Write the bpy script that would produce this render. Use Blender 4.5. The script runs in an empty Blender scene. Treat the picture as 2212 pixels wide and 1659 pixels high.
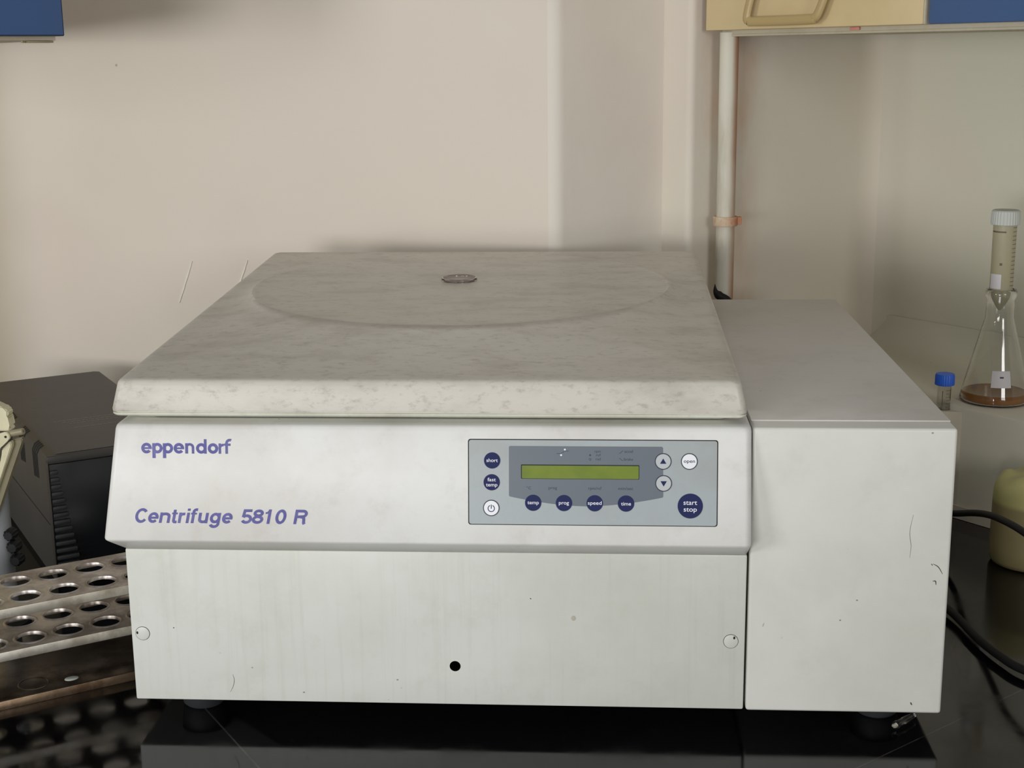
import bpy, bmesh, math, random
from mathutils import Matrix, Vector
from math import sin, cos, pi, radians, sqrt, atan2
random.seed(7)
SC = bpy.context.scene
COL = SC.collection

# ---------------------------------------------------------------- camera
def make_camera():
    p, y, r = 0.22735, 0.06459, -0.01151
    f = Vector((-sin(y)*cos(p), cos(y)*cos(p), -sin(p)))
    right = Vector((cos(y), sin(y), 0)); up = right.cross(f)
    r2 = cos(r)*right + sin(r)*up; u2 = -sin(r)*right + cos(r)*up
    cd = bpy.data.cameras.new('camera'); co = bpy.data.objects.new('camera', cd); COL.objects.link(co)
    m = Matrix((( r2.x, u2.x, -f.x, 0.4098), (r2.y, u2.y, -f.y, -1.1365), (r2.z, u2.z, -f.z, 0.5507), (0, 0, 0, 1)))
    co.matrix_world = m
    cd.sensor_fit = 'HORIZONTAL'; cd.sensor_width = 36.0
    cd.lens = 3063.34/2212*36.0
    cd.clip_start = 0.02
    SC.camera = co
make_camera()

# ---------------------------------------------------------------- light
world = bpy.data.worlds.new('room_ambient'); SC.world = world; world.use_nodes = True
bgn = world.node_tree.nodes['Background']
bgn.inputs['Color'].default_value = (0.93, 0.97, 1.0, 1); bgn.inputs['Strength'].default_value = 0.15
def area(name, loc, target, sx, sy, power, col):
    l = bpy.data.lights.new(name, 'AREA'); l.shape = 'RECTANGLE'; l.size = sx; l.size_y = sy
    l.energy = power; l.color = col
    o = bpy.data.objects.new(name, l); COL.objects.link(o); o.location = loc
    o.rotation_euler = (Vector(target)-Vector(loc)).to_track_quat('-Z', 'Y').to_euler()
    return o
area('ceiling_light', (0.4, -0.8, 2.3), (0.35, 0.1, 0.2), 2.0, 1.2, 7, (1.0, 0.975, 0.94))
area('front_window', (-0.75, -2.9, 0.37), (0.35, 0.3, 0.26), 1.2, 0.55, 38, (1.0, 0.992, 0.975))
area('side_window', (-2.1, -1.75, 0.50), (0.3, 0.2, 0.2), 0.75, 0.75, 27, (0.98, 0.99, 1.0))
area('right_fill_light', (1.8, -2.8, 0.85), (0.4, 0.5, 0.4), 0.8, 0.8, 24, (1.0, 0.985, 0.965))  # added fill from the right, brightens the column and rear wall
SC.view_settings.view_transform = 'Standard'; SC.view_settings.look = 'None'
SC.view_settings.exposure = 0.0; SC.view_settings.gamma = 1.0; SC.view_settings.use_curve_mapping = False

# ---------------------------------------------------------------- materials
def srgb(r, g, b):
    def c(v):
        v /= 255.0
        return v/12.92 if v <= 0.04045 else ((v+0.055)/1.055)**2.4
    return (c(r), c(g), c(b), 1)
class NT:
    def __init__(s, name):
        s.m = bpy.data.materials.new(name); s.m.use_nodes = True
        s.t = s.m.node_tree; s.b = s.t.nodes['Principled BSDF']
        s.tc = s.t.nodes.new('ShaderNodeTexCoord')
    def n(s, ty, **k):
        x = s.t.nodes.new(ty)
        for a, v in k.items(): setattr(x, a, v)
        return x
    def l(s, a, b): s.t.links.new(a, b)
    def noise(s, scale, detail=4, rough=0.55, stretch=(1, 1, 1), coord='Object', loc=(0, 0, 0)):
        mp = s.n('ShaderNodeMapping'); mp.inputs['Scale'].default_value = stretch; mp.inputs['Location'].default_value = loc
        s.l(s.tc.outputs[coord], mp.inputs[0])
        nz = s.n('ShaderNodeTexNoise'); nz.inputs['Scale'].default_value = scale
        nz.inputs['Detail'].default_value = detail; nz.inputs['Roughness'].default_value = rough
        s.l(mp.outputs[0], nz.inputs['Vector']); return nz.outputs['Fac']
    def ramp(s, fac, lo, hi, a=0.0, b=1.0):
        r = s.n('ShaderNodeMapRange'); r.interpolation_type = 'SMOOTHSTEP'
        r.inputs['From Min'].default_value = lo; r.inputs['From Max'].default_value = hi
        r.inputs['To Min'].default_value = a; r.inputs['To Max'].default_value = b
        s.l(fac, r.inputs['Value']); return r.outputs['Result']
    def mix(s, fac, a, b):
        x = s.n('ShaderNodeMix', data_type='RGBA')
        if isinstance(fac, float): x.inputs['Factor'].default_value = fac
        else: s.l(fac, x.inputs['Factor'])
        for v, i in ((a, 6), (b, 7)):
            if isinstance(v, tuple): x.inputs[i].default_value = v
            else: s.l(v, x.inputs[i])
        return x.outputs[2]
    def math(s, op, a, b=None):
        x = s.n('ShaderNodeMath', operation=op)
        for i, v in enumerate((a, b)):
            if v is None: continue
            if isinstance(v, (int, float)): x.inputs[i].default_value = v
            else: s.l(v, x.inputs[i])
        return x.outputs[0]
    def bump(s, fac, strength, dist=0.001):
        b = s.n('ShaderNodeBump'); b.inputs['Strength'].default_value = strength; b.inputs['Distance'].default_value = dist
        s.l(fac, b.inputs['Height']); s.l(b.outputs[0], s.b.inputs['Normal'])
    def base(s, c):
        if isinstance(c, tuple): s.b.inputs['Base Color'].default_value = c
        else: s.l(c, s.b.inputs['Base Color'])
    def xyz(s):
        x = s.n('ShaderNodeSeparateXYZ'); s.l(s.tc.outputs['Object'], x.inputs[0]); return x.outputs
def mat(name, col, rough=0.5, metal=0.0, spec=0.5, **k):
    t = NT(name); t.base(col); t.b.inputs['Roughness'].default_value = rough
    t.b.inputs['Metallic'].default_value = metal; t.b.inputs['Specular IOR Level'].default_value = spec
    for a, v in k.items(): t.b.inputs[a.replace('_', ' ')].default_value = v
    return t.m
def dirty(name, clean, dirt, amount=0.5, scale=9.0, specks=0.35, rough=0.45, stretch=(1, 1, 1), streak=0.0, fine=0.25):
    t = NT(name)
    a = t.noise(scale, 8, 0.62, stretch)
    f1 = t.ramp(a, 0.42, 0.72, 0.0, amount)
    f2 = t.ramp(t.noise(scale*7, 6, 0.7, stretch, loc=(3, 1, 2)), 0.50, 0.75, 0.0, fine)
    c = t.mix(f1, clean, dirt); c = t.mix(f2, c, dirt)
    if streak:
        st = t.noise(130, 6, 0.65, (1.0, 1.0, 0.03), loc=(5, 2, 0))
        c = t.mix(t.ramp(st, 0.5, 0.7, 0, streak), c, dirt)
    if specks:
        v = t.n('ShaderNodeTexVoronoi'); v.inputs['Scale'].default_value = 52
        mp = t.n('ShaderNodeMapping'); t.l(t.tc.outputs['Object'], mp.inputs[0]); mp.inputs['Scale'].default_value = (1, 1, 1.4)
        t.l(mp.outputs[0], v.inputs['Vector'])
        sp = t.ramp(v.outputs['Distance'], 0.035, 0.065, 1.0, 0.0)
        gate = t.ramp(t.noise(14, 2, 0.5, loc=(9, 4, 1)), 0.56, 0.62, 0.0, specks)
        c = t.mix(t.math('MULTIPLY', sp, gate), c, srgb(96, 88, 76))
    t.base(c); t.b.inputs['Roughness'].default_value = rough
    t.bump(t.noise(420, 3, 0.5), 0.10, 0.0004)
    return t.m

M = {}
M['lid'] = dirty('lid_plastic', srgb(202, 197, 186), srgb(136, 127, 112), 0.36, 16, 0.95, 0.42, fine=0.55, stretch=(0.8, 1.5, 1.5))
M['lid_under'] = dirty('lid_under_plastic', srgb(214, 214, 200), srgb(160, 158, 138), 0.4, 12, 0.2)
M['housing'] = dirty('housing_plastic', srgb(225, 225, 222), srgb(184, 178, 164), 0.40, 5, 0.85, 0.42, fine=0.25)
M['panel_body'] = dirty('front_panel_paint', srgb(209, 211, 204), srgb(176, 176, 158), 0.40, 4, 0.7, 0.40, streak=0.16, fine=0.18)
M['side_body'] = dirty('side_panel_paint', srgb(214, 214, 208), srgb(188, 185, 170), 0.40, 4, 0.75, 0.40, fine=0.18)
M['side_top'] = dirty('side_top_paint', srgb(206, 202, 196), srgb(172, 163, 150), 0.45, 5, 0.6, 0.42, fine=0.25)
M['navy_print'] = mat('navy_button', srgb(33, 40, 86), 0.55, spec=0.2)
M['purple_print'] = dirty('purple_print', srgb(70, 68, 144), srgb(120, 120, 178), 0.4, 60, 0, 0.5, fine=0.3)
M['white'] = mat('white_print', srgb(236, 238, 242), 0.4)
M['panel_gray'] = dirty('panel_foil_gray', srgb(166, 174, 176), srgb(150, 148, 142), 0.35, 14, 0.15, 0.36, fine=0.12)
M['panel_dark'] = mat('panel_foil_dark', srgb(100, 109, 118), 0.38)
M['panel_edge'] = mat('panel_gap', srgb(22, 22, 24), 0.6)
M['ink'] = mat('panel_ink', srgb(42, 46, 66), 0.5)
M['light_disc'] = mat('light_gray_button', srgb(186, 190, 192), 0.38)
def lcd():
    t = NT('lcd_glass'); c = t.mix(t.ramp(t.noise(25, 3), 0.35, 0.65), srgb(122, 138, 52), srgb(108, 126, 50))
    t.base(c); t.b.inputs['Roughness'].default_value = 0.4; t.b.inputs['Specular IOR Level'].default_value = 0.2; return t.m
M['lcd'] = lcd()
M['black_hole'] = mat('dark_hole', srgb(12, 12, 12), 0.9, spec=0.1)
M['rubber'] = mat('black_rubber', srgb(15, 15, 16), 0.6, spec=0.3)
M['foot'] = mat('gray_rubber_foot', srgb(40, 43, 46), 0.6)
M['cap_white'] = mat('cap_plastic_pale', srgb(172, 178, 172), 0.45)

def wall_mat(name, base, alt, stain=None):
    t = NT(name)
    a = t.ramp(t.noise(1.6, 4, 0.5), 0.35, 0.65)
    c = t.mix(a, base, alt)
    b = t.ramp(t.noise(3.0, 3, 0.5, loc=(4, 7, 1)), 0.48, 0.72, 0, 0.35)
    c = t.mix(b, c, srgb(206, 188, 178))
    if stain: c = stain(t, c)
    # small pits in the plaster
    v = t.n('ShaderNodeTexVoronoi'); v.inputs['Scale'].default_value = 16; t.l(t.tc.outputs['Object'], v.inputs['Vector'])
    sp = t.ramp(v.outputs['Distance'], 0.025, 0.04, 1, 0)
    gate = t.ramp(t.noise(9, 2, loc=(2, 2, 5)), 0.57, 0.6, 0, 0.6)
    c = t.mix(t.math('MULTIPLY', sp, gate), c, srgb(140, 128, 110))
    t.base(c); t.b.inputs['Roughness'].default_value = 0.75
    h = t.math('ADD', t.math('MULTIPLY', t.noise(7, 4, 0.6), 1.6), t.math('MULTIPLY', t.noise(60, 4, 0.6), 0.18))
    t.bump(h, 0.28, 0.004)
    return t.m
def rust(t, c):
    x = t.xyz()
    # distance along the wall from the pipe (wall direction (cos40, sin40))
    u = t.math('ADD', t.math('MULTIPLY', x[0], 0.766), t.math('MULTIPLY', x[1], 0.643))
    du = t.math('ABSOLUTE', t.math('SUBTRACT', u, 0.965))
    near = t.ramp(du, 0.01, 0.06, 1, 0)
    zz = t.ramp(x[2], 0.10, 0.60, 1.0, 0.45)
    nz = t.ramp(t.noise(10, 5, 0.6, (1, 1, 0.45), loc=(1, 5, 2)), 0.36, 0.66)
    f = t.math('MULTIPLY', t.math('MULTIPLY', near, zz), nz)
    c = t.mix(t.math('MULTIPLY', f, 0.42), c, srgb(200, 134, 98))
    far = t.ramp(t.noise(7, 5, 0.6, (1, 1, 0.7), loc=(8, 1, 3)), 0.55, 0.75, 0, 0.40)
    d2 = t.ramp(du, 0.05, 0.2, 1, 0)
    return t.mix(t.math('MULTIPLY', far, d2), c, srgb(206, 164, 122))
M['wall'] = wall_mat('wall_plaster', srgb(220, 213, 198), srgb(216, 207, 194))
def yellowing(t, c):
    x = t.xyz()
    u = t.math('ADD', t.math('MULTIPLY', t.math('ADD', x[0], 0.430), 0.766), t.math('MULTIPLY', t.math('SUBTRACT', x[1], 0.8684), 0.643))
    return t.mix(t.ramp(u, -0.16, 0.02, 1, 0), c, srgb(204, 184, 140))
M['wall_left'] = wall_mat('wall_plaster_yellowed', srgb(220, 213, 198), srgb(216, 207, 194), yellowing)
M['wall_column'] = wall_mat('wall_plaster_column_lit', srgb(226, 220, 208), srgb(220, 213, 202))  # paler than the back wall: the column's extra light is in this colour
M['wall_rear'] = wall_mat('wall_plaster_stained', srgb(218, 209, 192), srgb(213, 206, 192), rust)
M['wall_right'] = wall_mat('wall_plaster_greenish', srgb(204, 202, 184), srgb(206, 198, 186))
M['ledge'] = wall_mat('ledge_plaster', srgb(196, 188, 172), srgb(192, 180, 168))
M['scar'] = mat('white_filler', srgb(226, 221, 208), 0.7)

def granite():
    t = NT('black_granite')
    x = t.xyz()
    f = t.ramp(t.noise(260, 3, 0.6), 0.60, 0.75, 0, 1)
    c = t.mix(f, srgb(5, 5, 7), srgb(20, 21, 23))
    # smears and scuffs
    sm = t.ramp(t.noise(9, 7, 0.7, (1, 2.2, 1)), 0.58, 0.76, 0, 0.3)
    c = t.mix(sm, c, srgb(32, 31, 29))
    # slab joints
    def line(px, py, dx, dy, w):
        n = sqrt(dx*dx+dy*dy); dx /= n; dy /= n
        d = t.math('ADD', t.math('MULTIPLY', x[0], -dy), t.math('MULTIPLY', x[1], dx))
        d = t.math('ABSOLUTE', t.math('SUBTRACT', d, -px*dy+py*dx))
        return t.ramp(d, w*0.4, w, 1, 0)
    j = t.math('MAXIMUM', line(0.0711, 0.0023, 0.0567, -0.0808, 0.0011), line(0.6842, -0.0021, 0.0644, 0.0562, 0.0008))
    j = t.math('MULTIPLY', j, t.ramp(t.noise(40, 3), 0.3, 0.6, 0.35, 1))
    c = t.mix(j, c, srgb(58, 57, 55))
    t.base(c); t.b.inputs['Specular IOR Level'].default_value = 0.4
    r = t.ramp(t.noise(14, 6, 0.6), 0.4, 0.75, 0.07, 0.2)
    t.l(r, t.b.inputs['Roughness'])
    return t.m
M['granite'] = granite()
def alu(name, c0, c1, dirt, amt, rough=0.38):
    t = NT(name)
    c = t.mix(t.ramp(t.noise(30, 6, 0.6), 0.35, 0.7), c0, c1)
    c = t.mix(t.ramp(t.noise(22, 7, 0.7, loc=(2, 3, 4)), 0.45, 0.62, 0, amt), c, dirt)
    t.base(c); t.b.inputs['Metallic'].default_value = 0.85; t.b.inputs['Roughness'].default_value = rough
    t.bump(t.noise(160, 4, 0.6), 0.12, 0.0006)
    return t.m
M['alu'] = alu('worn_aluminium', srgb(205, 198, 190), srgb(176, 168, 162), srgb(110, 96, 86), 0.55)
M['alu_edge'] = alu('worn_aluminium_edge', srgb(226, 220, 208), srgb(200, 194, 180), srgb(140, 122, 102), 0.5, 0.5)
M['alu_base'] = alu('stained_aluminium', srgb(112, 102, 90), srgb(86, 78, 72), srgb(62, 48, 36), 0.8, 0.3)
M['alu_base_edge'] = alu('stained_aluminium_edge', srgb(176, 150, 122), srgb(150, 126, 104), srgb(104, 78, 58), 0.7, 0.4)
M['box_black'] = dirty('black_casing', srgb(58, 55, 52), srgb(76, 71, 66), 0.5, 10, 0.1, 0.5, fine=0.2)
M['box_side'] = dirty('black_casing_side', srgb(52, 53, 55), srgb(66, 66, 66), 0.4, 8, 0, 0.5, fine=0.1)
M['box_front'] = mat('black_gloss_front', srgb(20, 22, 25), 0.3)
M['box_print'] = mat('faded_print', srgb(112, 108, 102), 0.6)
M['slot'] = mat('slot_black', srgb(12, 12, 12), 0.8)
M['beige'] = dirty('beige_plastic', srgb(206, 200, 168), srgb(170, 160, 128), 0.4, 14, 0.1, 0.4)
M['beige_dark'] = dirty('dark_beige_plastic', srgb(140, 132, 106), srgb(112, 104, 84), 0.4, 14, 0.1, 0.45)
M['post_gray'] = mat('gray_post', srgb(120, 122, 124), 0.4)
M['cab_beige'] = dirty('cabinet_laminate_beige', srgb(210, 190, 146), srgb(188, 166, 120), 0.35, 6, 0.2, 0.4, fine=0.12)
M['cab_handle'] = mat('cabinet_handle_tan', srgb(176, 154, 106), 0.35)
M['cab_blue'] = dirty('cabinet_laminate_blue', srgb(62, 92, 138), srgb(54, 80, 120), 0.4, 12, 0, 0.4, fine=0.1)
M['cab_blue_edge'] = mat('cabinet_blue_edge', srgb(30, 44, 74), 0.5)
M['cab_body'] = dirty('cabinet_carcass', srgb(190, 182, 160), srgb(150, 138, 116), 0.4, 12, 0.6, 0.55)
M['cab_edge'] = mat('cabinet_edge_trim', srgb(150, 136, 110), 0.5)
M['pink_tape'] = mat('pink_paint_spot', srgb(206, 140, 122), 0.6)
def pipe_mat():
    t = NT('painted_rusty_pipe')
    c = t.mix(t.ramp(t.noise(14, 6, 0.6, (1, 1, 0.18)), 0.4, 0.62), srgb(206, 202, 186), srgb(168, 158, 140))
    x = t.xyz()
    # rust runs down the pipe's right flank
    side = t.math('ADD', t.math('MULTIPLY', x[0], 0.94), t.math('MULTIPLY', x[1], -0.15))
    f = t.ramp(side, 0.0035, 0.0115, 0, 1)
    f = t.math('MULTIPLY', f, t.ramp(t.noise(12, 5, 0.6, (1, 1, 0.3), loc=(3, 3, 3)), 0.25, 0.55, 0.35, 0.9))
    c = t.mix(f, c, srgb(158, 98, 58))
    t.base(c); t.b.inputs['Roughness'].default_value = 0.55
    t.bump(t.noise(60, 5, 0.6, (1, 1, 0.4)), 0.25, 0.0012)
    return t.m
M['pipe'] = pipe_mat()
M['clamp'] = dirty('rusty_clamp', srgb(206, 190, 164), srgb(178, 108, 70), 0.9, 24, 0.2, 0.6, fine=0.7)
def glass(name, col, rough=0.02, ior=1.45, alpha=None):
    return mat(name, col, rough, Transmission_Weight=1.0, IOR=ior)
M['glass'] = glass('clear_glass', (0.97, 0.98, 0.97, 1))
M['broth'] = mat('amber_broth', srgb(190, 126, 58), 0.1, Transmission_Weight=0.45, IOR=1.33)
def frosted():
    t = NT('frosted_plastic'); t.base(srgb(214, 208, 180)); t.b.inputs['Roughness'].default_value = 0.35
    t.b.inputs['Transmission Weight'].default_value = 0.55; t.b.inputs['IOR'].default_value = 1.3
    return t.m
M['frosted'] = frosted()
M['clear_plastic'] = glass('clear_plastic', (0.9, 0.9, 0.88, 1), 0.12, 1.3)
M['cap_gray'] = mat('pale_gray_cap', srgb(186, 190, 184), 0.5)
M['blue_cap'] = mat('blue_cap', srgb(34, 100, 220), 0.4)
M['label_white'] = mat('white_enamel_label', srgb(200, 196, 198), 0.5)
M['grad'] = mat('graduation_ink', srgb(96, 88, 70), 0.6)
M['foam'] = dirty('white_foam', srgb(198, 190, 172), srgb(172, 160, 138), 0.4, 20, 0, 0.7)
def jar():
    t = NT('yellowed_polythene')
    z = t.xyz()[2]
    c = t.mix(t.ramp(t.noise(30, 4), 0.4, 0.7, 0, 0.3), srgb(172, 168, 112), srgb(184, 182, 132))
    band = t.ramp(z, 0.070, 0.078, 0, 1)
    c = t.mix(band, srgb(132, 122, 86), c)  # duller plastic below the band, with its shade also put into the colour
    t.base(c); t.b.inputs['Roughness'].default_value = 0.4
    t.b.inputs['Subsurface Weight'].default_value = 0.2; t.b.inputs['Subsurface Scale'].default_value = 0.02
    return t.m
M['jar'] = jar()
M['window_plastic'] = glass('viewing_window_plastic', (0.62, 0.58, 0.58, 1), 0.05, 1.45)
M['window_ring'] = mat('window_pane_gray', srgb(168, 160, 152), 0.3)
M['floor'] = mat('floor_tile', srgb(120, 116, 110), 0.6)

# ---------------------------------------------------------------- mesh helpers
def link(name, bm, mats, parent=None, smooth=40, loc=None):
    bmesh.ops.recalc_face_normals(bm, faces=bm.faces)
    me = bpy.data.meshes.new(name); bm.to_mesh(me); bm.free()
    for m in (mats if isinstance(mats, (list, tuple)) else [mats]):
        me.materials.append(M[m] if isinstance(m, str) else m)
    if smooth:
        me.polygons.foreach_set('use_smooth', [True]*len(me.polygons))
        me.set_sharp_from_angle(angle=radians(smooth))
    o = bpy.data.objects.new(name, me); COL.objects.link(o)
    if parent: o.parent = parent
    if loc: o.location = loc
    return o
def tag(o, label=None, cat=None, group=None, kind=None):
    for k, v in (('label', label), ('category', cat), ('group', group), ('kind', kind)):
        if v: o[k] = v
    return o
def empty(name, loc, rz=0.0):
    o = bpy.data.objects.new(name, None); COL.objects.link(o); o.location = loc; o.rotation_euler = (0, 0, rz)
    o.empty_display_size = 0.02
    return o
def add_box(bm, lo, hi, bev=0.0, seg=2, mi=0):
    b = bmesh.new(); bmesh.ops.create_cube(b, size=1)
    for v in b.verts: v.co = Vector([lo[i]+(v.co[i]+0.5)*(hi[i]-lo[i]) for i in range(3)])
    if bev: bmesh.ops.bevel(b, geom=list(b.edges), offset=bev, segments=seg, affect='EDGES', profile=0.5)
    for f in b.faces: f.material_index = mi
    merge(bm, b)
def merge(bm, b, mtx=None):
    if mtx is not None: b.transform(mtx)
    me = bpy.data.meshes.new('tmp'); b.to_mesh(me); b.free(); bm.from_mesh(me); bpy.data.meshes.remove(me)
def loft(bm, loops, cap0=True, cap1=True, closed=True, mi=0):
    vs = [[bm.verts.new(p) for p in L] for L in loops]
    n = len(vs[0]); fs = []
    for a, b in zip(vs[:-1], vs[1:]):
        for i in range(n if closed else n-1):
            fs.append(bm.faces.new((a[i], a[(i+1) % n], b[(i+1) % n], b[i])))
    if cap0: fs.append(bm.faces.new(vs[0]))
    if cap1: fs.append(bm.faces.new(vs[-1]))
    for f in fs: f.material_index = mi
    return vs
def lathe(bm, prof, seg=40, cx=0, cy=0, mi=0, cap0=True, cap1=True, closed_prof=False):
    loops = [[(cx+r*cos(2*pi*k/seg), cy+r*sin(2*pi*k/seg), z) for k in range(seg)] for r, z in prof]
    if closed_prof: loops.append(loops[0])
    n0 = len(bm.verts)
    vs = loft(bm, loops, cap0 and not closed_prof, cap1 and not closed_prof, mi=mi)
    if closed_prof: bmesh.ops.remove_doubles(bm, verts=[v for L in (vs[0], vs[-1]) for v in L], dist=1e-6)
def prism(bm, pts, f0, f1, mi=0):
    """pts: 2D polygon; f0/f1 map (u, v) to 3D for the two ends"""
    a = [bm.verts.new(f0(*p)) for p in pts]; b = [bm.verts.new(f1(*p)) for p in pts]
    n = len(pts); fs = [bm.faces.new(a), bm.faces.new(b[::-1])]
    for i in range(n): fs.append(bm.faces.new((a[i], b[i], b[(i+1) % n], a[(i+1) % n])))
    for f in fs: f.material_index = mi
def tube(bm, pts, r, seg=12, mi=0):
    pts = [Vector(p) for p in pts]; loops = []; up = Vector((0, 0, 1))
    for i, p in enumerate(pts):
        t = (pts[min(i+1, len(pts)-1)]-pts[max(i-1, 0)]).normalized()
        a = t.cross(up)
        if a.length < 1e-3: a = t.cross(Vector((0, 1, 0)))
        a.normalize(); b = a.cross(t); up = b
        loops.append([p+a*(r*cos(2*pi*k/seg))+b*(r*sin(2*pi*k/seg)) for k in range(seg)])
    loft(bm, loops, mi=mi)
def smooth_path(pts, n=10):
    P = [Vector(p) for p in pts]; out = []
    for i in range(len(P)-1):
        p0, p1, p2, p3 = P[max(i-1, 0)], P[i], P[i+1], P[min(i+2, len(P)-1)]
        for k in range(n):
            t = k/n
            out.append(0.5*((2*p1)+(p2-p0)*t+(2*p0-5*p1+4*p2-p3)*t*t+(3*p1-p0-3*p2+p3)*t**3))
    out.append(P[-1]); return out
def rrect(x0, x1, y0, y1, r, n=8):
    pts = []
    for cx, cy, a0 in ((x1-r, y0+r, -pi/2), (x1-r, y1-r, 0), (x0+r, y1-r, pi/2), (x0+r, y0+r, pi)):
        for k in range(n+1):
            a = a0+k/n*pi/2; pts.append((cx+r*cos(a), cy+r*sin(a)))
    return pts
def text_bm(body, height, width=None, offset=0.0, shear=0.0, cap='h', depth=0.0001):
    cu = bpy.data.curves.new('txt', 'FONT'); cu.body = body; cu.size = 1.0; cu.offset = offset; cu.shear = shear
    cu.extrude = 0.0; cu.resolution_u = 6
    o = bpy.data.objects.new('txt', cu); COL.objects.link(o)
    dg = bpy.context.evaluated_depsgraph_get(); me = bpy.data.meshes.new_from_object(o.evaluated_get(dg))
    b = bmesh.new(); b.from_mesh(me)
    bpy.data.objects.remove(o); bpy.data.curves.remove(cu); bpy.data.meshes.remove(me)
    xs = [v.co.x for v in b.verts]; x0, x1 = min(xs), max(xs)
    sy = height/0.73                      # nominal ascender / cap height of the built-in face
    sx = (width/(x1-x0)) if width else sy
    for v in b.verts: v.co.x = (v.co.x-x0)*sx; v.co.y *= sy
    return b, (x1-x0)*sx

# ---------------------------------------------------------------- the room
ZC = -0.022                                  # counter surface (centrifuge feet are 22 mm)
D1 = Vector((cos(radians(40)), sin(radians(40)), 0))    # along the rear wall, towards the corner
D2 = Vector((-sin(radians(40)), cos(radians(40)), 0))   # along the right wall, away from the viewer
CORNER = Vector((0.8134, 0.9899, 0))
E_D = Vector((0.5239, 0.7470, 0)); E_C = E_D + D2*0.052; E_B = Vector((0.3531, 0.6716, 0))
A_L = Vector((-0.4586, 0.8756, 0))
dA = (E_B-A_L).normalized()
def wall_run(name, pts, m, round_ends=(0, 0), z0=-0.9, z1=1.9, thick=0.08):
    """a wall of real thickness; pts run left to right seen from the room"""
    bm = bmesh.new()
    pts = [Vector(p) for p in pts]
    def back(i):
        n = Vector((0, 0, 0))
        for a, b in ((i-1, i), (i, i+1)):
            if 0 <= a and b < len(pts):
                d = (pts[b]-pts[a]).normalized(); n += Vector((-d.y, d.x, 0))
        return pts[i]+n.normalized()*thick
    loops = []
    ring = [(p.x, p.y) for p in pts]+[(back(i).x, back(i).y) for i in reversed(range(len(pts)))]
    vs = [[bm.verts.new((x, y, z)) for x, y in ring] for z in (z0, z1)]
    n = len(ring)
    for i in range(n): bm.faces.new((vs[0][i], vs[0][(i+1) % n], vs[1][(i+1) % n], vs[1][i]))
    bm.faces.new(vs[0][::-1]); bm.faces.new(vs[1])
    o = link(name, bm, m, smooth=35); o['kind'] = 'structure'; return o
def fillet(p, a, b, r, n=6):
    """rounded arris at p between directions to a and b"""
    p, a, b = Vector(p), Vector(a), Vector(b)
    da = (a-p).normalized(); db = (b-p).normalized()
    s, e = p+da*r, p+db*r; out = []
    for k in range(n+1):
        t = k/n; out.append((1-t)**2*s+2*t*(1-t)*p+t*t*e)
    return out
L0 = Vector((-1.4, 0.818-0.643*0.9/0.766, 0)) 
# left wall is parallel to the rear wall and meets the back wall left of frame centre
WL = Vector((-0.430, 0.8684, 0))
cf_ = fillet(WL, WL-D1, E_B, 0.05, 10)
wl = wall_run('wall_left', [WL-D1*1.1]+cf_, 'wall_left')
wb = wall_run('wall_back', [cf_[-1], E_B-dA*0.012], 'wall')
wc = wall_run('wall_column', fillet(E_B, E_B-dA, E_C, 0.012)+[E_C], 'wall_column', thick=0.05)
cw = fillet(CORNER, E_D, CORNER-D2, 0.05, 10)
wr = wall_run('wall_rear', [E_C]+fillet(E_D, E_C, CORNER, 0.010)+cw[:6], 'wall_rear', thick=0.05)
wR = wall_run('wall_right', cw[5:]+[CORNER-D2*1.5], 'wall_right')
# plaster ledge boxed out in front of the right wall
bm = bmesh.new()
LN = Vector((0.876, 0.573, 0))
a = CORNER-D1*0.0; 
prof = [(-0.22, ZC+0.0005), (-0.22, 0.117), (-0.2188, 0.1198), (-0.216, 0.121), (-0.052, 0.121)]
for k in range(1, 13):
    an = k/12*pi/2; prof.append((-0.052+0.050*sin(an), 0.121+0.050*(1-cos(an))))
prof += [(-0.001, 0.171), (-0.001, ZC+0.0005)]
def along(t): return lambda u, z: tuple(CORNER-D2*t+D1*u)[:2]+(z,)
prism(bm, prof, along(0.0005), along(1.3))
o = link('trim_1', bm, 'wall_right'); o['kind'] = 'structure'
# thin skirting bead at the foot of the ledge
bm = bmesh.new()
f0 = CORNER-D1*0.22; f1 = CORNER-D2*1.3-D1*0.22
q = [f0-D1*0.004, f0-D1*0.0005, f1-D1*0.0005, f1-D1*0.004]
prism(bm, [(p.x, p.y) for p in q], lambda x, y: (x, y, ZC+0.0005), lambda x, y: (x, y, ZC+0.017))
o = link('trim_2', bm, 'ledge'); o['kind'] = 'structure'
bm = bmesh.new(); add_box(bm, (-2.5, -3.2, -0.95), (2.6, 1.6, -0.9)); o = link('floor', bm, 'floor', 0); o['kind'] = 'structure'

# plaster scars (raised filler streaks) on the back wall
nA = Vector((dA.y, -dA.x, 0))
def on_wall(x, z, off=0.0):
    p = A_L+dA*((x-A_L.x)/dA.x)+nA*off; return Vector((p.x, p.y, z))
def streak(x0, z0, x1, z1, w, nm):
    bm = bmesh.new(); n = 14; loops = []
    for k in range(n+1):
        t = k/n; x = x0+(x1-x0)*t; z = z0+(z1-z0)*t; ww = w*(0.35+0.65*min(1, 4*t, 4*(1-t)+0.3))*(1+0.15*sin(7*t*3))
        loops.append([on_wall(x-ww/2, z, -0.0005), on_wall(x-ww/3, z, 0.0012), on_wall(x+ww/3, z, 0.0016), on_wall(x+ww/2, z, -0.0005)])
    loft(bm, loops); o = link(nm, bm, 'scar', parent=wb); return o
streak(-0.1610, 0.2765, -0.1850, 0.2165, 0.0034, 'filler_streak')
streak(-0.0772, 0.2805, -0.0960, 0.2350, 0.0034, 'filler_streak')

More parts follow.
